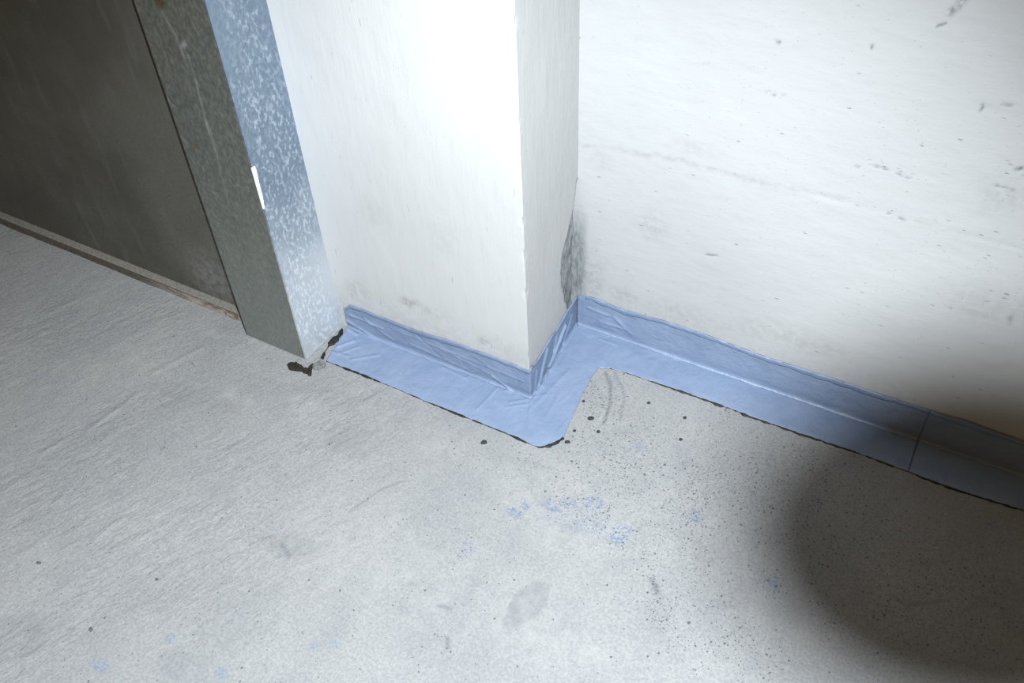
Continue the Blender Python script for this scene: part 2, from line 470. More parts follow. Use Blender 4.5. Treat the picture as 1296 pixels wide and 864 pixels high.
# ------------------------------------------------------------------ walls
def build_wall_left():
    """jutting pilaster: front face, worn arris and the narrow return as one surface"""
    r = 0.0025
    sf = np.concatenate([np.array([-1.30, -1.20]), np.arange(-1.10, ARRIS[0] - 0.012, 0.0045), np.linspace(ARRIS[0] - 0.011, ARRIS[0] - r, 5)])
    pts = [(x, Y_FRONT, 0.0, -1.0, 0, x - ARRIS[0]) for x in sf]
    for t in np.linspace(0, 1, 6)[1:-1]:
        a = t * math.pi / 2
        c = np.array([ARRIS[0] - r, Y_FRONT + r])
        pts.append((c[0] + r * math.sin(a), c[1] - r * math.cos(a), math.sin(a), -math.cos(a), 1, 0.0))
    L = np.linalg.norm(INNER - ARRIS)
    for s in np.concatenate([np.arange(r, L - 0.004, 0.0032), np.array([L, L + 0.05])]):
        p = ARRIS + ret_dir * s
        pts.append((p[0], p[1], ret_nrm[0], ret_nrm[1], 2, s))
    pts = np.array(pts)
    zs = np.concatenate([np.arange(-0.02, 0.96, 0.0046), np.linspace(0.97, WALL_TOP, 14)])
    n, m = len(pts), len(zs)
    S = np.cumsum(np.concatenate([[0], np.hypot(np.diff(pts[:, 0]), np.diff(pts[:, 1]))]))
    SS, ZZ = np.meshgrid(S, zs, indexing='ij')
    kind = pts[:, 4][:, None] * np.ones_like(ZZ); s = pts[:, 5][:, None] * np.ones_like(ZZ)
    X = pts[:, 0][:, None] * np.ones_like(ZZ); Y = pts[:, 1][:, None] * np.ones_like(ZZ)
    NX = pts[:, 2][:, None]; NY = pts[:, 3][:, None]
    disp = 0.0008 * fbm(SS * 12, ZZ * 5, 3, 4) + 0.00025 * fbm(SS * 60, ZZ * 25, 5, 3)
    # chips along the arris
    near = np.where(kind == 1, 1.0, np.exp(-(np.abs(s) / 0.006) ** 2))
    chips = sstep(0.05, 0.5, fbm(ZZ * 45 + 3, ZZ * 0 + 1, 12, 3))
    disp -= near * (0.0012 * chips)
    stain = np.zeros_like(ZZ); grey = np.zeros_like(ZZ); speck = np.full_like(ZZ, 0.012)
    front = (kind == 0)
    def fblob(px, py, rx, rz, soft=0.7):
        c = on_y(px, py, Y_FRONT)
        q = np.hypot((X - c[0]) / rx, (ZZ - c[2]) / rz) + 0.4 * fbm(SS * 40, ZZ * 40, 61, 3)
        return np.where(front, sstep(1, 1 - soft, q), 0)
    stain = np.maximum(stain, 0.75 * fblob(519, 383, 0.030, 0.022))
    stain = np.maximum(stain, 0.65 * fblob(612, 433, 0.022, 0.020))
    stain = np.maximum(stain, 0.40 * fblob(545, 395, 0.05, 0.02))
    stain = np.maximum(stain, 0.35 * fblob(450, 365, 0.05, 0.035))
    stain = np.maximum(stain, 0.12 * fblob(560, 300, 0.04, 0.08)); stain = np.maximum(stain, 0.12 * fblob(470, 270, 0.04, 0.05))
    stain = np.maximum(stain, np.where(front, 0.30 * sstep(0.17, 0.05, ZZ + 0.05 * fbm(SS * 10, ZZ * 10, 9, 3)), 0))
    speck = np.where(front, speck + 0.06 * sstep(0.22, 0.05, ZZ), 0.05 + 0.10 * sstep(0.10, 0.22, s))
    # return: dirt in the bottom and the broken-out hollow beside the inner corner
    ret = (kind == 2)
    d_in = L - s
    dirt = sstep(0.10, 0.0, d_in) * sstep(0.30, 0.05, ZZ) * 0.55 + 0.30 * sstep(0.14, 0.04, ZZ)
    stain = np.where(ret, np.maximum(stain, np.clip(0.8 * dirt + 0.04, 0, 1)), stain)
    top = on_plane(729, 272, np.array([INNER[0], INNER[1], 0]), np.array([ret_nrm[0], ret_nrm[1], 0]))[2]
    wid = 0.070 * np.interp(ZZ, [0.04, 0.09, 0.16, 0.22, 0.26, top + 0.02, top + 0.08], [0.42, 0.75, 1.0, 1.0, 0.62, 0.25, 0.0])
    wid = wid * (1 + 0.22 * fbm(ZZ * 55, ZZ * 3, 15, 3))
    hol = np.where(ret, sstep(wid + 0.002, wid - 0.004, d_in) * (wid > 0.002), 0)
    grey = np.where(ret, np.clip(hol * (0.8 + 0.3 * fbm(SS * 90, ZZ * 30, 25, 3)), 0, 1), 0)
    disp *= 0.25 + 0.75 * sstep(0.09, 0.16, ZZ)
    disp -= hol * (0.011 + 0.004 * fbm(SS * 80, ZZ * 40, 27, 3))
    grey = np.maximum(grey, np.where(kind == 1, 0.25 + 0.45 * chips, 0))
    V = np.stack([X + NX * disp, Y + NY * disp, ZZ], -1).reshape(-1, 3)
    mat = wall_material('white_painted_concrete', (110, 110, 14))
    o = mesh_object('wall_left', V, grid_faces(n, m), mat, None, dict(stain=stain, grey=grey, speck=speck))
    tag(o, kind='structure')
build_wall_left()

def build_wall_right():
    x0 = INNER[0]
    xs = np.concatenate([np.array([x0 - 0.03, x0 - 0.015]), np.arange(x0 - 0.004, 0.42, 0.0028), np.linspace(0.43, 0.62, 20), np.linspace(0.64, 2.2, 8)])
    zs = np.concatenate([np.arange(-0.02, 0.95, 0.0027), np.linspace(0.96, WALL_TOP, 14)])
    X, Z = np.meshgrid(xs, zs, indexing='ij')
    def P(px, py):
        p = on_y(px, py, Y_BACK); return np.array([p[0], p[2]])
    def wblob(px, py, rx, rz, soft=0.7):
        c = P(px, py)
        q = np.hypot((X - c[0]) / rx, (Z - c[1]) / rz) + 0.4 * fbm(X * 35, Z * 35, 63, 3)
        return sstep(1, 1 - soft, q)
    disp = 0.0007 * fbm(X * 6, Z * 10, 2, 4) + 0.00025 * fbm(X * 25, Z * 70, 4, 3)
    # formwork seam: a slight step with a ragged ridge
    pts = [(735, 183), (800, 192), (860, 202), (910, 217), (960, 229), (1020, 243), (1090, 262), (1160, 281), (1296, 316)]
    q = np.array([P(*p) for p in pts])
    zseam = np.interp(X, np.append(q[:, 0], 2.2), np.append(q[:, 1], q[-1, 1])) + 0.004 * fbm(X * 30, X * 0, 8, 3)
    dz = Z - zseam
    disp += 0.0001 * sstep(0.004, -0.004, dz) - 0.0007 * np.exp(-(dz / 0.004) ** 2) * np.clip(0.4 + fbm(X * 18, X * 0 + 5, 6, 3), 0, 1)
    disp *= 0.2 + 0.8 * sstep(0.10, 0.17, Z)
    speck = 0.12 + 0.18 * sstep(-0.30, 0.15, X) * sstep(0.55, 0.2, Z) + 0.0 * X
    speck = speck * (0.3 + 1.4 * sstep(-0.3, 0.5, fbm(X * 5, Z * 6, 71, 3)))
    speck = np.maximum(speck, 1.0 * np.exp(-((dz - 0.004) / 0.008) ** 2) * np.clip(0.25 + 0.9 * fbm(X * 11, X * 0 + 9, 16, 3) + 0.4, 0, 1))
    for (px, py, rx, rz, s) in ((1262, 135, 0.045, 0.016, 0.75), (1225, 193, 0.02, 0.016, 0.6), (1285, 215, 0.02, 0.03, 0.7), (1275, 240, 0.035, 0.02, 0.7),
                                (1115, 213, 0.05, 0.016, 0.7), (1150, 226, 0.04, 0.016, 0.5), (1160, 275, 0.05, 0.018, 0.55), (1190, 215, 0.02, 0.02, 0.5),
                                (975, 120, 0.02, 0.014, 0.5), (930, 140, 0.04, 0.016, 0.3), (900, 320, 0.012, 0.010, 0.6), (960, 395, 0.05, 0.02, 0.3),
                                (1080, 390, 0.06, 0.03, 0.35), (1140, 440, 0.06, 0.03, 0.35), (1250, 400, 0.10, 0.05, 0.35), (830, 290, 0.03, 0.03, 0.3), (755, 60, 0.02, 0.09, 0.35),
                                (757, 280, 0.010, 0.10, 0.75), (765, 330, 0.016, 0.04, 0.5), (790, 100, 0.02, 0.02, 0.3)):
        speck = np.maximum(speck, s * wblob(px, py, rx, rz))
    stain = np.zeros_like(X)
    for (px, py, rx, rz, s) in ((748, 350, 0.05, 0.09, 0.45), (870, 400, 0.13, 0.035, 0.28), (790, 375, 0.06, 0.03, 0.35), (830, 285, 0.05, 0.05, 0.25), (1000, 430, 0.16, 0.04, 0.30),
                                (1270, 250, 0.05, 0.05, 0.25), (1245, 385, 0.10, 0.06, 0.22), (760, 200, 0.04, 0.05, 0.22), (880, 190, 0.06, 0.02, 0.18)):
        stain = np.maximum(stain, s * wblob(px, py, rx, rz, 0.9))
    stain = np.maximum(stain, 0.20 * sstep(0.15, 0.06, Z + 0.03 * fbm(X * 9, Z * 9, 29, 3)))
    stain = np.maximum(stain, 0.60 * np.exp(-(dz / 0.005) ** 2) * np.clip(0.4 + fbm(X * 14, X * 0 + 2, 26, 3), 0, 1))
    grey = np.zeros_like(X)
    for pts, s, w in ((((1219, 0), (1212, 9), (1203, 16)), 0.7, 0.005), (((1196, 30), (1186, 33)), 0.6, 0.002), (((970, 117), (980, 121), (993, 120)), 0.5, 0.002),
                      (((982, 52), (986, 54)), 0.7, 0.003), (((1103, 58), (1104, 63)), 0.7, 0.002), (((890, 81), (897, 81)), 0.7, 0.0016),
                      (((1243, 132), (1254, 133)), 0.6, 0.002), (((1268, 132), (1280, 134)), 0.7, 0.0022), (((1240, 141), (1246, 133)), 0.6, 0.002),
                      (((1107, 210), (1118, 213), (1150, 226)), 0.5, 0.0022), (((1262, 235), (1272, 238), (1282, 241)), 0.7, 0.0024), (((1286, 215), (1294, 213)), 0.7, 0.003),
                      (((1124, 270), (1130, 272), (1145, 279)), 0.6, 0.002), (((893, 322), (900, 323), (908, 323)), 0.7, 0.002), (((1083, 210), (1086, 211)), 0.7, 0.0025),
                      (((1279, 400), (1277, 410)), 0.35, 0.004)):
        for a, b in zip(pts[:-1], pts[1:]):
            d, t = seg_dist(X, Z, P(*a), P(*b))
            grey = np.maximum(grey, np.clip(1.5 * s * np.exp(-(d / (0.85 * w)) ** 2) * np.clip(0.7 + 1.3 * fbm(X * 150, Z * 150, 81, 2), 0, 1), 0, 1))
    # shadow-free grey mortar smear beside the hollow in the corner
    c = np.clip(1.0 * sstep(0.024, 0.004, X - x0 - 0.004 * fbm(Z * 60, Z * 0, 83, 3)) * sstep(0.03, 0.10, Z) * sstep(0.30, 0.2, Z), 0, 1)
    grey = np.maximum(grey, c * 0.9)
    disp -= 0.0012 * np.clip(grey, 0, 1)
    V = np.stack([X, Y_BACK - disp, Z], -1).reshape(-1, 3)
    mat = wall_material('white_painted_formed_concrete', (22, 22, 75), tint=(0.775, 0.785, 0.785), depth=0.85, keep=0.44)
    o = mesh_object('wall_right', V, grid_faces(len(xs), len(zs)), mat, None, dict(stain=stain, grey=grey, speck=speck))
    tag(o, kind='structure')
build_wall_right()

# ------------------------------------------------------------------ steel door at left: sheet, bottom rail
def plate(name, corner, eu, ev, nu, nv, thick_dir, thick, mat, parent, fn, bend=None):
    """dense plate with real thickness: front grid, back grid and rim"""
    u = np.linspace(0, 1, nu); v = np.linspace(0, 1, nv)
    U, W = np.meshgrid(u, v, indexing='ij')
    P = corner + U[..., None] * eu + W[..., None] * ev
    if bend is not None:
        P = P + bend(P)
    F = P.reshape(-1, 3)
    B = F + np.array(thick_dir) * thick
    n = nu * nv
    faces = grid_faces(nu, nv)
    idx = np.arange(n).reshape(nu, nv)
    loop = np.concatenate([idx[:, 0], idx[-1, 1:], idx[-2::-1, -1], idx[0, -2:0:-1]])
    back = [[a + n for a in q[::-1]] for q in faces]
    rim = [[int(loop[(i + 1) % len(loop)]), int(loop[i]), int(loop[i]) + n, int(loop[(i + 1) % len(loop)]) + n] for i in range(len(loop))]
    at = fn(F)
    at = {k: np.concatenate([x, x]) for k, x in at.items()}
    o = mesh_object(name, np.concatenate([F, B]), faces + back + rim, mat, parent, at)
    o.data.polygons.foreach_set('use_smooth', [False] * len(o.data.polygons))
    return o

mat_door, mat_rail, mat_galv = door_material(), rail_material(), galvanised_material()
mat_dull = galvanised_material('dull_flange_steel', (0.50, 0.46, 0.36), 0.06)  # darker, browner tone for the front flange
door = empty('door_1', (-1.9, Y_RAIL, 0))
tag(door, kind='structure')
RAIL_TOP = on_y(160, 337, Y_RAIL)[2]
Y_SHEET = Y_RAIL + 0.012
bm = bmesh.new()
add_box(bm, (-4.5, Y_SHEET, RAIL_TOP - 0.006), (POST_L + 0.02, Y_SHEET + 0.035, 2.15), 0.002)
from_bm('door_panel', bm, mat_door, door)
def rail_attr(F):
    x = F[:, 0]
    return dict(pale=np.clip(sstep(-1.55, -1.28, x) * 0.95, 0, 1),
                rust=np.clip(np.exp(-((x + 1.235) / 0.03) ** 2) + 0.9 * sstep(-1.20, -1.165, x) + 0.25, 0, 1))
plate('bottom_rail', np.array([-4.5, Y_RAIL, -0.004]), np.array([POST_L + 0.012 + 4.5, 0, 0]), np.array([0, 0, RAIL_TOP - 0.002]), 330, 5,
      (0, 1, 0), 0.045, mat_rail, door, rail_attr,
      bend=lambda P: np.stack([0 * P[..., 0], 0.0012 * fbm(P[..., 0] * 14, P[..., 2] * 30, 3, 3), 0 * P[..., 0]], -1))
bm = bmesh.new()
add_box(bm, (-4.5, Y_RAIL - 0.004, RAIL_TOP - 0.006), (POST_L + 0.010, Y_SHEET + 0.01, RAIL_TOP - 0.001), 0.0012)
lip = from_bm('rail_lip', bm, plain('scuffed_lip', (0.21, 0.20, 0.18), 0.6, 0.3), door)

# ------------------------------------------------------------------ galvanised steel post
post = empty('steel_post', (0.5 * (POST_L + POST_R), 0.5 * (Y_POST + Y_FRONT), 0))
tag(post, 'galvanised folded steel post with a dark front flange beside the steel door', 'post')
POST_H = 2.3
TH = 0.004
def on_post(px, py):
    p = on_y(px, py, Y_POST); return p[0], p[2]
def front_attr(F):
    x, z = F[:, 0], F[:, 2]
    mark = np.zeros(len(F)); rust = np.zeros(len(F))
    for pts, s, w in ((((205, 15), (222, 45), (238, 85)), 0.45, 0.0025), (((238, 70), (250, 110), (262, 160), (276, 200)), 0.75, 0.0018),
                      (((262, 155), (276, 192)), 0.6, 0.0016), (((276, 205), (290, 260)), 0.30, 0.003), (((228, 60), (234, 55)), 0.8, 0.004),
                      (((266, 241), (270, 243)), 0.8, 0.004), (((212, 125), (222, 137)), 0.4, 0.003), (((292, 172), (296, 177)), 0.5, 0.004), (((230, 172), (238, 185)), 0.35, 0.003)):
        for a, b in zip(pts[:-1], pts[1:]):
            d, t = seg_dist(x, z, on_post(*a), on_post(*b))
            mark = np.maximum(mark, 0.55 * s * np.exp(-(d / w) ** 2) * np.clip(0.75 + 0.9 * fbm(x * 90, z * 60, 5, 2), 0, 1))
    d, t = seg_dist(x, z, on_post(200, 0), on_post(203, 3)); rust = 0.8 * np.exp(-(d / 0.008) ** 2)
    d, t = seg_dist(x, z, on_post(246, 186), on_post(249, 184)); rust = np.maximum(rust, 0.5 * np.exp(-(d / 0.004) ** 2))
    mark = np.maximum(mark, 0.16 * sstep(0.40, 0.03, z + 0.06 * fbm(x * 30, z * 12, 3, 3)))
    return dict(mark=mark, rust=rust)
def side_attr(F):
    return dict(mark=np.clip(0.9 * sstep(0.42, 0.12, F[:, 2] + 0.05 * fbm(F[:, 1] * 20, F[:, 2] * 12, 2, 3)), 0, 1), rust=np.zeros(len(F)))
plate('front_flange', np.array([POST_L, Y_POST, 0.0005]), np.array([POST_R - POST_L, 0, 0]), np.array([0, 0, POST_H]), 64, 520, (0, 1, 0), TH, mat_dull, post, front_attr)
def side_bend(P):
    # foot of the web is dressed outwards towards the wall
    k = sstep(0.20, 0.05, P[..., 2]) * sstep(Y_POST + 0.05, Y_FRONT, P[..., 1])
    return np.stack([0.006 * k, 0 * k, 0 * k], -1)
plate('side_web', np.array([POST_R + 0.0002, Y_POST - 0.0002, 0.0005]), np.array([0, Y_FRONT + 0.006 - Y_POST, 0]), np.array([0, 0, POST_H]), 36, 420, (-1, 0, 0), TH, mat_galv, post, side_attr, bend=side_bend)
bm = bmesh.new()
add_box(bm, (POST_L, Y_POST + TH, 0.0005), (POST_L + TH, Y_RAIL + 0.05, POST_H))
from_bm('return_lip', bm, plain('steel_lip', (0.2, 0.21, 0.2), 0.6, 0.7), post)
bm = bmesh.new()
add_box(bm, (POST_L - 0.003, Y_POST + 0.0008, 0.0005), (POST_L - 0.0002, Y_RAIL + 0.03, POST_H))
from_bm('gap_shade_strip', bm, plain('gap_shade_black', (0.015, 0.015, 0.014), 0.8), post)  # dark strip painted as the shade in the gap beside the door
# bright bare sliver on the folded corner
pa = on_y(319, 212, Y_POST); pb = on_y(331, 263, Y_POST)
bm = bmesh.new()
ring = []
for t, w in ((0, 0.0034), (0.12, 0.0036), (0.45, 0.0026), (0.8, 0.0020), (1, 0.0003)):
    z = pa[2] + t * (pb[2] - pa[2])
    ring.append([bm.verts.new((POST_R + dx, Y_POST + dy, z)) for dx, dy in ((-0.0016, -0.0012), (0.0012, -0.0012), (0.0012, w * 1.6), (-0.0016, w * 1.6))])
for a, b in zip(ring[:-1], ring[1:]):
    for k in range(4):
        bm.faces.new((a[k], a[(k + 1) % 4], b[(k + 1) % 4], b[k]))
bm.faces.new(ring[0]); bm.faces.new(ring[-1][::-1])
fl = from_bm('bare_sliver', bm, plain('bright_fleck', (0.75, 0.77, 0.80), 0.5, 0.0, 0.03), post)
fl['label'] = 'bright white sliver on the folded corner'

# ------------------------------------------------------------------ blue sealing tape
def resample(poly, n):
    poly = np.array(poly, float)
    s = np.concatenate([[0], np.cumsum(np.linalg.norm(np.diff(poly, axis=0), axis=1))])
    if s[-1] < 1e-9:
        return np.repeat(poly[:1], n, 0)
    t = np.linspace(0, s[-1], n)
    return np.stack([np.interp(t, s, poly[:, k]) for k in range(poly.shape[1])], -1)

fl2 = lambda pts: [on_floor(*p)[:2] for p in pts]
ret_p0, ret_n3 = np.array([ARRIS[0], ARRIS[1], 0]), np.array([ret_nrm[0], ret_nrm[1], 0])
outer_front = fl2([(413, 457), (434, 465), (458, 474), (480, 483), (509, 495), (538, 507.5), (577, 523), (617, 539), (642, 549), (662, 558), (676, 564)])
outer_fan = fl2([(676, 564), (683, 566), (694, 564), (704, 560), (713, 554)])
outer_ret = fl2([(713, 554), (719, 539), (730, 515), (740, 493), (751, 474), (758, 465.5)])
outer_right = fl2([(758, 465.5), (772, 466), (800, 474), (821, 481.5), (862, 495), (903, 509), (932, 520), (974, 535.5), (1008, 547), (1080, 571), (1144, 595), (1195, 614.5), (1246, 631), (1296, 646), (1360, 669)])
outer_right.append(outer_right[-1] + np.array([1.1, 0.004]))
crease_front = [(POST_R + 0.016, Y_FRONT), (ARRIS[0], Y_FRONT)]
crease_ret = [tuple(ARRIS), tuple(INNER)]
x_end = outer_right[-1][0] + 0.01
crease_right = [tuple(INNER), (x_end, Y_BACK)]
zt_front = [on_y(px, py, Y_FRONT)[[0, 2]] for px, py in ((437, 389), (443, 385), (460, 391), (490, 403), (530, 418), (580, 433.5), (600, 441), (640, 456), (666, 466.5))]
zt_ret = [on_plane(px, py, ret_p0, ret_n3)[[1, 2]] for px, py in ((668, 466), (673, 462), (680, 453), (697, 425), (703, 418), (716, 394), (730, 373))]
zt_right = [on_y(px, py, Y_BACK)[[0, 2]] for px, py in ((731, 373), (745, 374), (757, 378), (790, 391), (815, 398.5), (840, 405), (887, 420), (932, 437), (966, 449.5), (1008, 463), (1080, 486), (1139, 506), (1190, 522), (1228, 533), (1296, 557.5), (1360, 581))]
def top_fn(tab):
    tab = np.array(sorted([tuple(t) for t in tab]))
    return lambda a: np.interp(a, tab[:, 0], tab[:, 1])
tf_front, tf_ret, tf_right = top_fn(zt_front), top_fn(zt_ret), top_fn(zt_right)

def build_path():
    rows = []   # outer(2) crease(2) normal(2) top(1) seg
    NF, NFAN, NR, NRT = 250, 26, 100, 760
    o = resample(outer_front, NF); c = resample(crease_front, NF)
    for a, b in zip(o, c):
        rows.append((*a, *b, 0, -1, tf_front(b[0]), 0))
    o = resample(outer_fan, NFAN)
    for i, a in enumerate(o):
        if i == 0:
            continue
        t = i / (NFAN - 1)
        ang = t * math.pi / 2
        n = np.array([math.sin(ang), -math.cos(ang)])
        rows.append((*a, *ARRIS, *n, tf_front(ARRIS[0]), 1))
    o = resample(outer_ret, NR); c = resample(crease_ret, NR)
    for i, (a, b) in enumerate(zip(o, c)):
        if i == 0:
            continue
        k = sstep(0.016, 0.0, np.linalg.norm(INNER - b))
        n = ret_nrm + k * np.array([0, -1.0])
        rows.append((*a, *b, *n, tf_ret(b[1]), 2))
    o = resample(outer_right, NRT); c = resample(crease_right, NRT)
    oxy = np.array(outer_right)
    for a, b in list(zip(o, c))[1:]:
        k = sstep(0.016, 0.0, np.linalg.norm(INNER - b))
        ox = b[0] + (oxy[0, 0] - INNER[0]) * (1 - sstep(0.0, 0.25, b[0] - INNER[0]))
        a = (ox, np.interp(ox, oxy[:, 0], oxy[:, 1]))
        n = np.array([0, -1.0]) + k * np.array([1.0, 0])
        rows.append((*a, *b, *n, tf_right(b[0]), 3))
    return np.array(rows)
PATH = build_path()
LAP_X = on_floor(1163, 556)[0]

floor_ridges = []
for a, b, h, w in (((716, 408), (690, 478), 0.0045, 0.0030), ((727, 412), (709, 446), -0.003, 0.004), ((700, 452), (686, 490), 0.0035, 0.003), ((690, 462), (679, 498), 0.0035, 0.0025),
                   ((712, 440), (697, 470), 0.003, 0.003), ((672, 503), (640, 495), 0.0022, 0.002), ((670, 506), (646, 510), 0.0018, 0.002), ((668, 512), (640, 517), 0.0015, 0.002), ((630, 492), (604, 519), 0.0016, 0.0022),
                   ((672, 503), (700, 500), 0.0012, 0.002), ((672, 505), (668, 548), 0.0012, 0.0025), ((735, 412), (762, 421), 0.0030, 0.0030), ((762, 421), (800, 434), 0.0022, 0.0035), ((760, 430), (780, 437), 0.0015, 0.003),
                   ((428, 440), (448, 432), 0.0030, 0.003), ((430, 448), (455, 440), 0.0020, 0.003), ((420, 446), (440, 452), 0.0025, 0.003), ((445, 456), (480, 450), 0.0018, 0.003), ((437, 414), (452, 424), 0.0030, 0.003),
                   ((670, 520), (720, 470), 0.0010, 0.004), ((560, 466), (590, 480), 0.0014, 0.003), ((690, 530), (708, 500), 0.0008, 0.004)):
    floor_ridges.append((on_floor(*a)[:2], on_floor(*b)[:2], h, w))

on_ret = lambda px, py: on_plane(px, py, ret_p0, ret_n3)
wall_ridges = []
for a, b, h, w in (((713, 411), (693, 463), 0.0050, 0.0028), ((704, 419), (699, 444), -0.003, 0.003), ((690, 440), (680, 486), 0.0042, 0.0026), ((677, 468), (675, 497), 0.003, 0.0025), ((722, 398), (711, 436), -0.003, 0.004)):
    wall_ridges.append((2, on_ret(*a)[[1, 2]], on_ret(*b)[[1, 2]], h, w))
for a, b, h, w in (((520, 434), (600, 470), 0.0012, 0.0025), ((560, 440), (640, 482), 0.0009, 0.0025), ((500, 416), (664, 481), 0.0010, 0.002), ((624, 474), (650, 494), 0.0028, 0.0025), ((445, 398), (485, 414), 0.0022, 0.0025),
                   ((440, 404), (478, 428), 0.0030, 0.003), ((462, 402), (500, 430), 0.0014, 0.003), ((530, 424), (560, 452), -0.0010, 0.003), ((600, 448), (630, 470), 0.0008, 0.002)):
    wall_ridges.append((0, on_y(*a, Y_FRONT)[[0, 2]], on_y(*b, Y_FRONT)[[0, 2]], h, w))
for a, b, h, w in (((745, 388), (770, 398), 0.0020, 0.003), ((778, 400), (800, 422), 0.0018, 0.003), ((760, 405), (790, 415), 0.0018, 0.003)):
    wall_ridges.append((3, on_y(*a, Y_BACK)[[0, 2]], on_y(*b, Y_BACK)[[0, 2]], h, w))

def flap_floor(name, rows, parent, mat, lift, nv=44):
    v = np.linspace(0, 1, nv)
    o = rows[:, 0:2]; c = rows[:, 2:4] + rows[:, 4:6] * 0.006
    P = o[:, None, :] * (1 - v)[None, :, None] + c[:, None, :] * v[None, :, None]
    X, Y = P[..., 0], P[..., 1]
    Z = lift + 0.0022 + 0.0014 * fbm(X * 16, Y * 16, 51, 3) + 0.0007 * fbm(X * 55, Y * 55, 53, 3)
    for a, b, h, w in floor_ridges:
        d, t = seg_dist(X, Y, a, b)
        Z = Z + h * np.exp(-(d / w) ** 2)
    # outer edge lies down, irregularly lifted
    e = v[None, :]
    Z = Z * (0.45 + 0.55 * sstep(0, 0.12, e)) + 0.0006 * (1 - sstep(0, 0.1, e))
    Z = np.maximum(Z, 0.0011 + lift)
    wob = 0.0016 * fbm(X * 110, Y * 110, 57, 3) * (1 - sstep(0, 0.08, e))
    dirv = (o - rows[:, 2:4]); dirv = dirv / np.linalg.norm(dirv, axis=1)[:, None]
    X = X + wob * dirv[:, 0:1]; Y = Y + wob * dirv[:, 1:2]
    V = np.stack([X, Y, Z], -1).reshape(-1, 3)
    ob = mesh_object(name, V, grid_faces(len(rows), nv), mat, parent)
    md = ob.modifiers.new('thickness', 'SOLIDIFY'); md.thickness = 0.0016; md.offset = -1
    return ob

def flap_wall(name, rows, parent, mat, lift, nv=34, seed=0):
    """cove out of the floor, then flat up the wall"""
    r = 0.007
    prof = []
    for t in np.linspace(0, 1, 9):
        a = t * math.pi / 2
        prof.append((r * (1 - math.sin(a)), r * (1 - math.cos(a)), 0.0))
    for t in np.linspace(0, 1, nv)[1:]:
        prof.append((0.0, r, t))
    prof = np.array(prof)
    c = rows[:, 2:4]; n = rows[:, 4:6]; zt = rows[:, 6]
    d = prof[:, 0][None, :] + 0.0022 + lift
    Z = prof[:, 1][None, :] + 0.0016 + prof[:, 2][None, :] * (zt[:, None] - r - 0.0016)
    S = np.cumsum(np.concatenate([[0], np.linalg.norm(np.diff(c, axis=0), axis=1)]))[:, None] + seed
    amp = sstep(0, 0.2, prof[:, 2])[None, :] * sstep(1.0, 0.9, prof[:, 2])[None, :]
    d = d + amp * (0.0011 * fbm(S * 18, Z * 26 + 7, 61 + seed, 3) + 0.0006 * fbm(S * 70, Z * 70, 63 + seed, 3) + 0.0008)
    for sg, a, b, h, w in wall_ridges:
        hh = c[:, 1:2] if sg == 2 else c[:, 0:1]
        on = (rows[:, 7:8] == sg)
        dd, t = seg_dist(hh + 0 * Z, Z, a, b)
        d = d + on * h * np.exp(-(dd / w) ** 2)
    Zw = Z + 0.0014 * fbm(S * 90, S * 0 + seed, 65, 3) * sstep(0.93, 1.0, prof[:, 2])[None, :]
    X = c[:, 0:1] + n[:, 0:1] * d; Y = c[:, 1:2] + n[:, 1:2] * d
    V = np.stack([X, Y, Zw * np.ones_like(X)], -1).reshape(-1, 3)
    ob = mesh_object(name, V, grid_faces(len(rows), len(prof)), mat, parent)
    md = ob.modifiers.new('thickness', 'SOLIDIFY'); md.thickness = 0.0015; md.offset = -1
    return ob

def edge_band(name, rows, parent, mat, lift, width, seed):
    v = np.linspace(0, 1, 6)
    c = rows[:, 2:4]; n = rows[:, 4:6]
    S = np.cumsum(np.concatenate([[0], np.linalg.norm(np.diff(c, axis=0), axis=1)]))[:, None]
    zt = rows[:, 6:7] + 0.0016 * fbm(S * 60, S * 0 + seed, 67, 3)
    wv = width * (1 + 0.35 * fbm(S * 25, S * 0 + 3 + seed, 69, 3))
    Z = zt - wv + v[None, :] * wv
    d = 0.0036 + lift + 0.0004 * np.sin(v * math.pi)[None, :] + 0 * Z
    V = np.stack([c[:, 0:1] + n[:, 0:1] * d, c[:, 1:2] + n[:, 1:2] * d, Z], -1).reshape(-1, 3)
    ob = mesh_object(name, V, grid_faces(len(rows), 6), mat, parent)
    md = ob.modifiers.new('thickness', 'SOLIDIFY'); md.thickness = 0.0030; md.offset = -1
    return ob

def black_edge(name, line, widths, parent, mat, seed, h=0.0022, out=None):
    """ragged squeezed-out adhesive along a floor line: domed ribbon of changing width"""
    line = np.array(line); N = max(30, int(np.linalg.norm(np.diff(line, axis=0), axis=1).sum() / 0.0018))
    Ln = resample(line, N); W = np.interp(np.linspace(0, 1, N), np.linspace(0, 1, len(widths)), widths)
    T = np.gradient(Ln, axis=0); T /= np.linalg.norm(T, axis=1)[:, None] + 1e-12
    Nn = np.stack([T[:, 1], -T[:, 0]], -1)
    t = np.linspace(0, 1, N)
    L = np.linalg.norm(np.diff(line, axis=0), axis=1).sum()
    W = W * np.clip(0.60 + 1.0 * fbm(t * L * 110, t * 0 + seed, 83, 3) + 1.1 * fbm(t * L * 28, t * 0 + seed, 87, 2), 0.05, 1.9)
    prof = [(-1, -0.001), (-0.7, h * 0.7), (0, h), (0.7, h * 0.7), (1, -0.001)]
    V = []
    for a, z in prof:
        V.append(np.concatenate([Ln + Nn * (a * W * 0.5)[:, None], np.full((N, 1), z) * np.clip(W / 0.002, 0.3, 1)[:, None]], 1))
    V = np.stack(V, 1).reshape(-1, 3)
    return mesh_object(name, V, grid_faces(N, len(prof), True), mat, parent)

mat_tape = membrane_material()
mat_band = membrane_material('blue_membrane_edge', 0.86)
mat_black = plain('black_adhesive', (0.010, 0.010, 0.010), 0.6, 0, 0.4, 300)

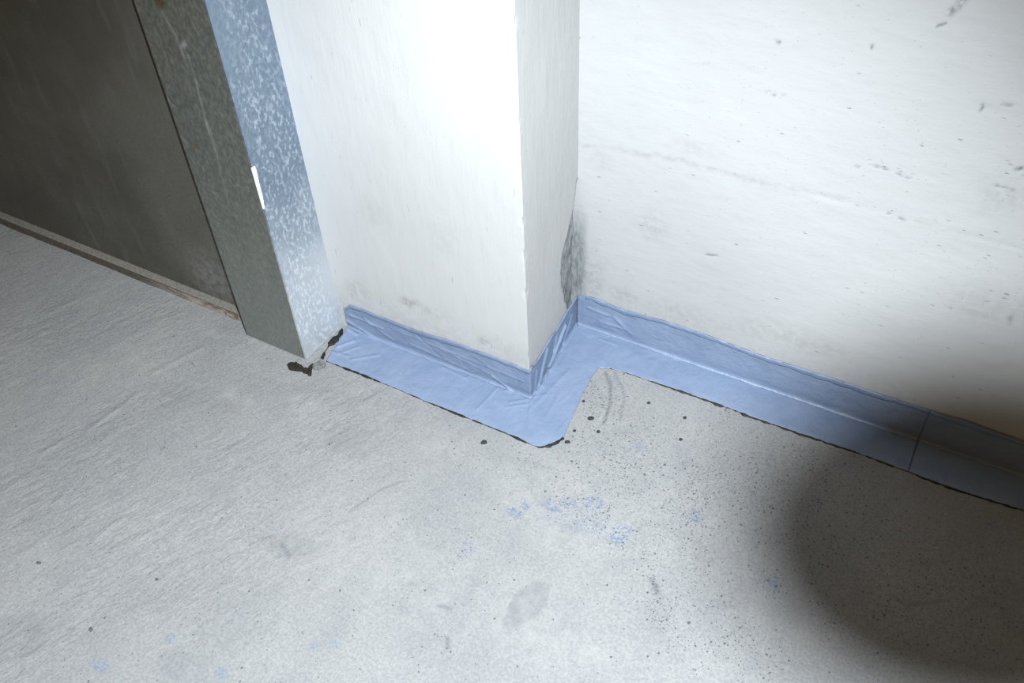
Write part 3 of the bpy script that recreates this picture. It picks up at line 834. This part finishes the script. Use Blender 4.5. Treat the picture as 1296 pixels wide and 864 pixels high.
corner_pt = on_floor(690, 520)
tape = empty('sealing_tape', (corner_pt[0], corner_pt[1], 0))
tag(tape, 'blue sealing tape wrapped round the foot of the white pilaster into the corner', 'tape', 'blue tape sealing the wall foot')
cutrow = int(np.argmin(np.where(PATH[:, 7] == 3, np.abs(PATH[:, 2] - LAP_X), 9)))
rowsA, rowsB = PATH[:cutrow + 1], PATH[cutrow:].copy()
rowsB[0, [0, 2]] += 0.0009
flap_floor('floor_flap', rowsA, tape, mat_tape, 0.0)
seg = PATH[:, 7]
i1 = int(np.where(seg == 1)[0][-1]); i2 = int(np.where(seg == 2)[0][-1])
im = int(np.where(seg == 1)[0][len(np.where(seg == 1)[0]) // 2])
flap_wall('wall_flap', PATH[:im + 1], tape, mat_tape, 0.0, seed=1)
flap_wall('wall_flap', PATH[im:i2 + 1], tape, mat_tape, 0.0, seed=2)
flap_wall('wall_flap', PATH[i2:cutrow + 1], tape, mat_tape, 0.0, seed=3)
edge_band('top_edge', PATH[4:im + 1], tape, mat_band, 0.0, 0.008, 1)
edge_band('top_edge', PATH[im:i2 + 1], tape, mat_band, 0.0, 0.006, 4)
edge_band('top_edge', PATH[i2 + 8:cutrow + 1], tape, mat_band, 0.0, 0.0085, 2)
bl = black_edge('adhesive_edge', outer_front + outer_fan[1:], [0.002, 0.003, 0.004, 0.0045, 0.003, 0.004, 0.0015, 0.0012, 0.0030, 0.0045, 0.0025, 0.0012, 0.003, 0.006, 0.005, 0.008], tape, mat_black, 2)
iA = next(i for i, p in enumerate(outer_right) if p[0] > LAP_X)
lap_y = lambda x: np.interp(x, [p[0] for p in outer_right], [p[1] for p in outer_right])
end_a = np.array([LAP_X - 0.003, lap_y(LAP_X - 0.003)]); start_b = np.array([LAP_X + 0.006, lap_y(LAP_X + 0.006)])
bl2 = black_edge('adhesive_edge', outer_right[1:iA] + [end_a], [0.001, 0.001, 0.003, 0.0055, 0.007, 0.0085, 0.006, 0.0055, 0.0055, 0.005, 0.005], tape, mat_black, 5, 0.0016)
bl3 = black_edge('adhesive_edge', fl2([(407, 455), (411, 446), (416, 438), (422, 431), (430, 424), (433, 417)]), [0.008, 0.015, 0.017, 0.014, 0.014, 0.004], tape, mat_black, 9, 0.004)
for b in (bl, bl2, bl3):
    b['label'] = 'black adhesive squeezed out along the edge'

lap = rowsB[:, 2].mean()
tape2 = empty('sealing_tape', (lap, Y_BACK - 0.05, 0))
tag(tape2, 'shaded end length of blue sealing tape beyond the lap joint at right', 'tape', 'blue tape sealing the wall foot')
flap_floor('floor_flap', rowsB, tape2, mat_tape, 0.0012)
flap_wall('wall_flap', rowsB, tape2, mat_tape, 0.0012, seed=3)
edge_band('top_edge', rowsB, tape2, mat_band, 0.0012, 0.0085, 2)
bl4 = black_edge('adhesive_edge', [start_b] + outer_right[iA:], [0.005, 0.005, 0.005, 0.005, 0.005], tape2, mat_black, 11, 0.0016)
bl4['label'] = 'black adhesive squeezed out along the edge'

# ------------------------------------------------------------------ loose bits on the floor
def lump(name, outline, h, mat, seed=0, n=36):
    """low irregular clod with the measured outline"""
    pts = resample(np.array(fl2(outline + outline[:1])), n + 1)[:-1]
    c = pts.mean(0)
    verts = []; faces = []
    lv = [(1.0, -0.0012), (0.97, 0.35 * h), (0.80, 0.75 * h), (0.50, h), (0.22, 0.92 * h)]
    rnd = random.Random(seed)
    for k, z in lv:
        for p in pts:
            j = 1 + rnd.uniform(-0.05, 0.05)
            q = (p - c) * k * j
            verts.append((q[0], q[1], z * (1 + (0 if z < 0 else rnd.uniform(-0.3, 0.3)))))
    verts.append((0, 0, h * 0.9))
    for a in range(len(lv) - 1):
        for i in range(n):
            j = (i + 1) % n
            faces.append((a * n + i, a * n + j, (a + 1) * n + j, (a + 1) * n + i))
    b = (len(lv) - 1) * n
    for i in range(n):
        faces.append((b + i, b + (i + 1) % n, len(verts) - 1))
    faces.append(tuple(range(n))[::-1])
    o = mesh_object(name, verts, faces, mat, None, None, smooth=False)
    o.location = (c[0], c[1], 0.0)
    return o

mat_dirt = plain('dark_brown_dirt', (0.018, 0.015, 0.011), 0.9, 0, 0.6, 400)
mat_mortar = plain('grey_mortar', (0.14, 0.145, 0.14), 0.9, 0, 0.45, 350)
mat_crumb = plain('dark_crumb', (0.028, 0.029, 0.031), 0.85, 0, 0.4, 300)
o = lump('dirt_clod', [(363, 462), (367, 459), (372, 460), (375, 458), (379, 461), (383, 463), (385, 466), (382, 470), (377, 470), (371, 469), (366, 468)], 0.006, mat_dirt, 1)
tag(o, 'larger flat dark brown dirt clod in front of the steel post corner', 'dirt')
o = lump('dirt_clod', [(381, 465), (386, 466), (390, 467), (392, 463), (396, 460), (398, 462), (395, 467), (394, 475), (391, 476), (389, 473), (384, 472), (381, 469)], 0.004, mat_dirt, 3)
tag(o, 'smaller dark dirt clod between the brown clod and the grey mortar lump', 'dirt')
o = lump('mortar_lump', [(395, 464), (399, 460), (404, 457), (410, 457), (413, 460), (411, 465), (404, 468), (397, 468)], 0.006, mat_mortar, 5)
tag(o, 'rough grey mortar lump by the left end of the blue tape', 'mortar')

mat_pale = plain('grey_crumb', (0.085, 0.09, 0.095), 0.85, 0, 0.4, 300)
crumbs = [
    ((612.5, 559.5), (4.5, 3.0), 'dark crumb on the floor below the tape along the pilaster front'),
    ((748, 529), (4.5, 2.4), 'largest dark crumb on the floor right of the outer tape corner'),
    ((757.5, 546), (2.6, 2.0), 'small dark crumb just below the largest crumb right of the tape corner'),
    ((718.5, 559), (4.0, 2.2), 'flat dark crumb touching the tip of the outer tape corner'),
    ((738.5, 507.5), (2.0, 1.7), 'tiny dark crumb close to the slanting tape edge of the return'),
    ((866.5, 528.5), (2.8, 2.0), 'dark crumb on the floor under the middle of the right tape'),
    ((861.5, 556), (2.4, 1.5), 'small flat crumb below the crumb under the right tape'),
    ((821, 509.5), (2.6, 1.3), 'thin crumb near the right tape just past the inner corner'),
    ((727, 545), (2.2, 1.3), 'thin crumb beside the rounded outer tape corner'),
    ((198.5, 733), (2.6, 2.0), 'grey crumb alone on the trowelled floor at lower left'),
    ((115, 796), (2.6, 3.4), 'grey crumb on the trowelled floor nearest the lower left corner'),
    ((49, 712), (3.2, 1.8), 'flat grey crumb near the left edge of the floor'),
]
group = 'crumbs scattered on the concrete floor'
for i, ((px, py), (rx, ry), lab) in enumerate(crumbs):
    rnd = random.Random(40 + i)
    out = []
    for k in range(10):
        a = 2 * math.pi * k / 10; s = rnd.uniform(0.75, 1.15)
        out.append((px + rx * s * math.cos(a), py + ry * s * math.sin(a)))
    o = lump('floor_crumb', out, 0.0024, mat_pale if i >= 9 else mat_crumb, 60 + i, 12)
    tag(o, lab, 'crumb', group)

# ------------------------------------------------------------------ added unseen lamp for the camera flash; its blocker casts the lower-right shade
mat_lamp = plain('grey_lamp_steel', (0.10, 0.10, 0.10), 0.5, 0.6, 0.1)
base = LAMP - 0.22 * np.array([CAM_F[0], CAM_F[1], 0]) / np.linalg.norm(CAM_F[:2])
lamp = empty('added_lamp', (base[0], base[1], 0))
tag(lamp, 'added grey lamp on a stand, unseen behind the viewpoint, in place of the camera flash', 'lamp')
bm = bmesh.new(); add_tube(bm, (base[0], base[1], 0.0), (base[0], base[1], 0.02), 0.13, 0.12, 40)
from_bm('base', bm, mat_lamp, lamp)
bm = bmesh.new(); add_tube(bm, (base[0], base[1], 0.02), (base[0], base[1], LAMP[2] + 0.02), 0.011)
from_bm('pole', bm, mat_lamp, lamp)
aim = LAMP_AIM / np.linalg.norm(LAMP_AIM)
back = LAMP - 0.014 * aim
bm = bmesh.new(); add_tube(bm, (base[0], base[1], LAMP[2]), back - 0.05 * aim, 0.008)
add_tube(bm, back - 0.055 * aim, back, 0.018, 0.022, 24)
from_bm('lamp_head', bm, mat_lamp, lamp)
sd = SHADE_DIR / np.linalg.norm(SHADE_DIR)
sc_ = LAMP + SHADE_DIST * sd
ex = CAM_R - (CAM_R @ sd) * sd; ex /= np.linalg.norm(ex); ey = np.cross(sd, ex)
bm = bmesh.new()
rims = [[bm.verts.new(tuple(sc_ + w * sd + SHADE_WIDTH * math.cos(t) * ex + SHADE_HEIGHT * math.sin(t) * ey))
         for t in (2 * math.pi * k / 48 for k in range(48))] for w in (-0.0015, 0.0015)]
for k in range(48):
    bm.faces.new((rims[0][k], rims[0][(k + 1) % 48], rims[1][(k + 1) % 48], rims[1][k]))
bm.faces.new(rims[0][::-1]); bm.faces.new(rims[1])
from_bm('shadow_blocker', bm, mat_lamp, lamp)  # oval added only to cast the lower-right shade
side = ex
bm = bmesh.new()
add_tube(bm, back - 0.02 * aim + 0.02 * side, back + 0.062 * side, 0.0035, None, 10)
add_tube(bm, back + 0.06 * side, sc_ + SHADE_WIDTH * 0.8 * side, 0.0035, None, 10)
from_bm('blocker_bracket', bm, mat_lamp, lamp)
ld = bpy.data.lights.new('lamp_light', 'SPOT')
ld.energy = LAMP_POWER
ld.color = LAMP_COLOR
ld.shadow_soft_size = LAMP_RADIUS
ld.spot_size = math.radians(94)
ld.spot_blend = 0.8
lo = bpy.data.objects.new('lamp_light', ld)
lo.rotation_euler = Vector(aim).to_track_quat('-Z', 'Y').to_euler()
lo.location = LAMP
COL.objects.link(lo)
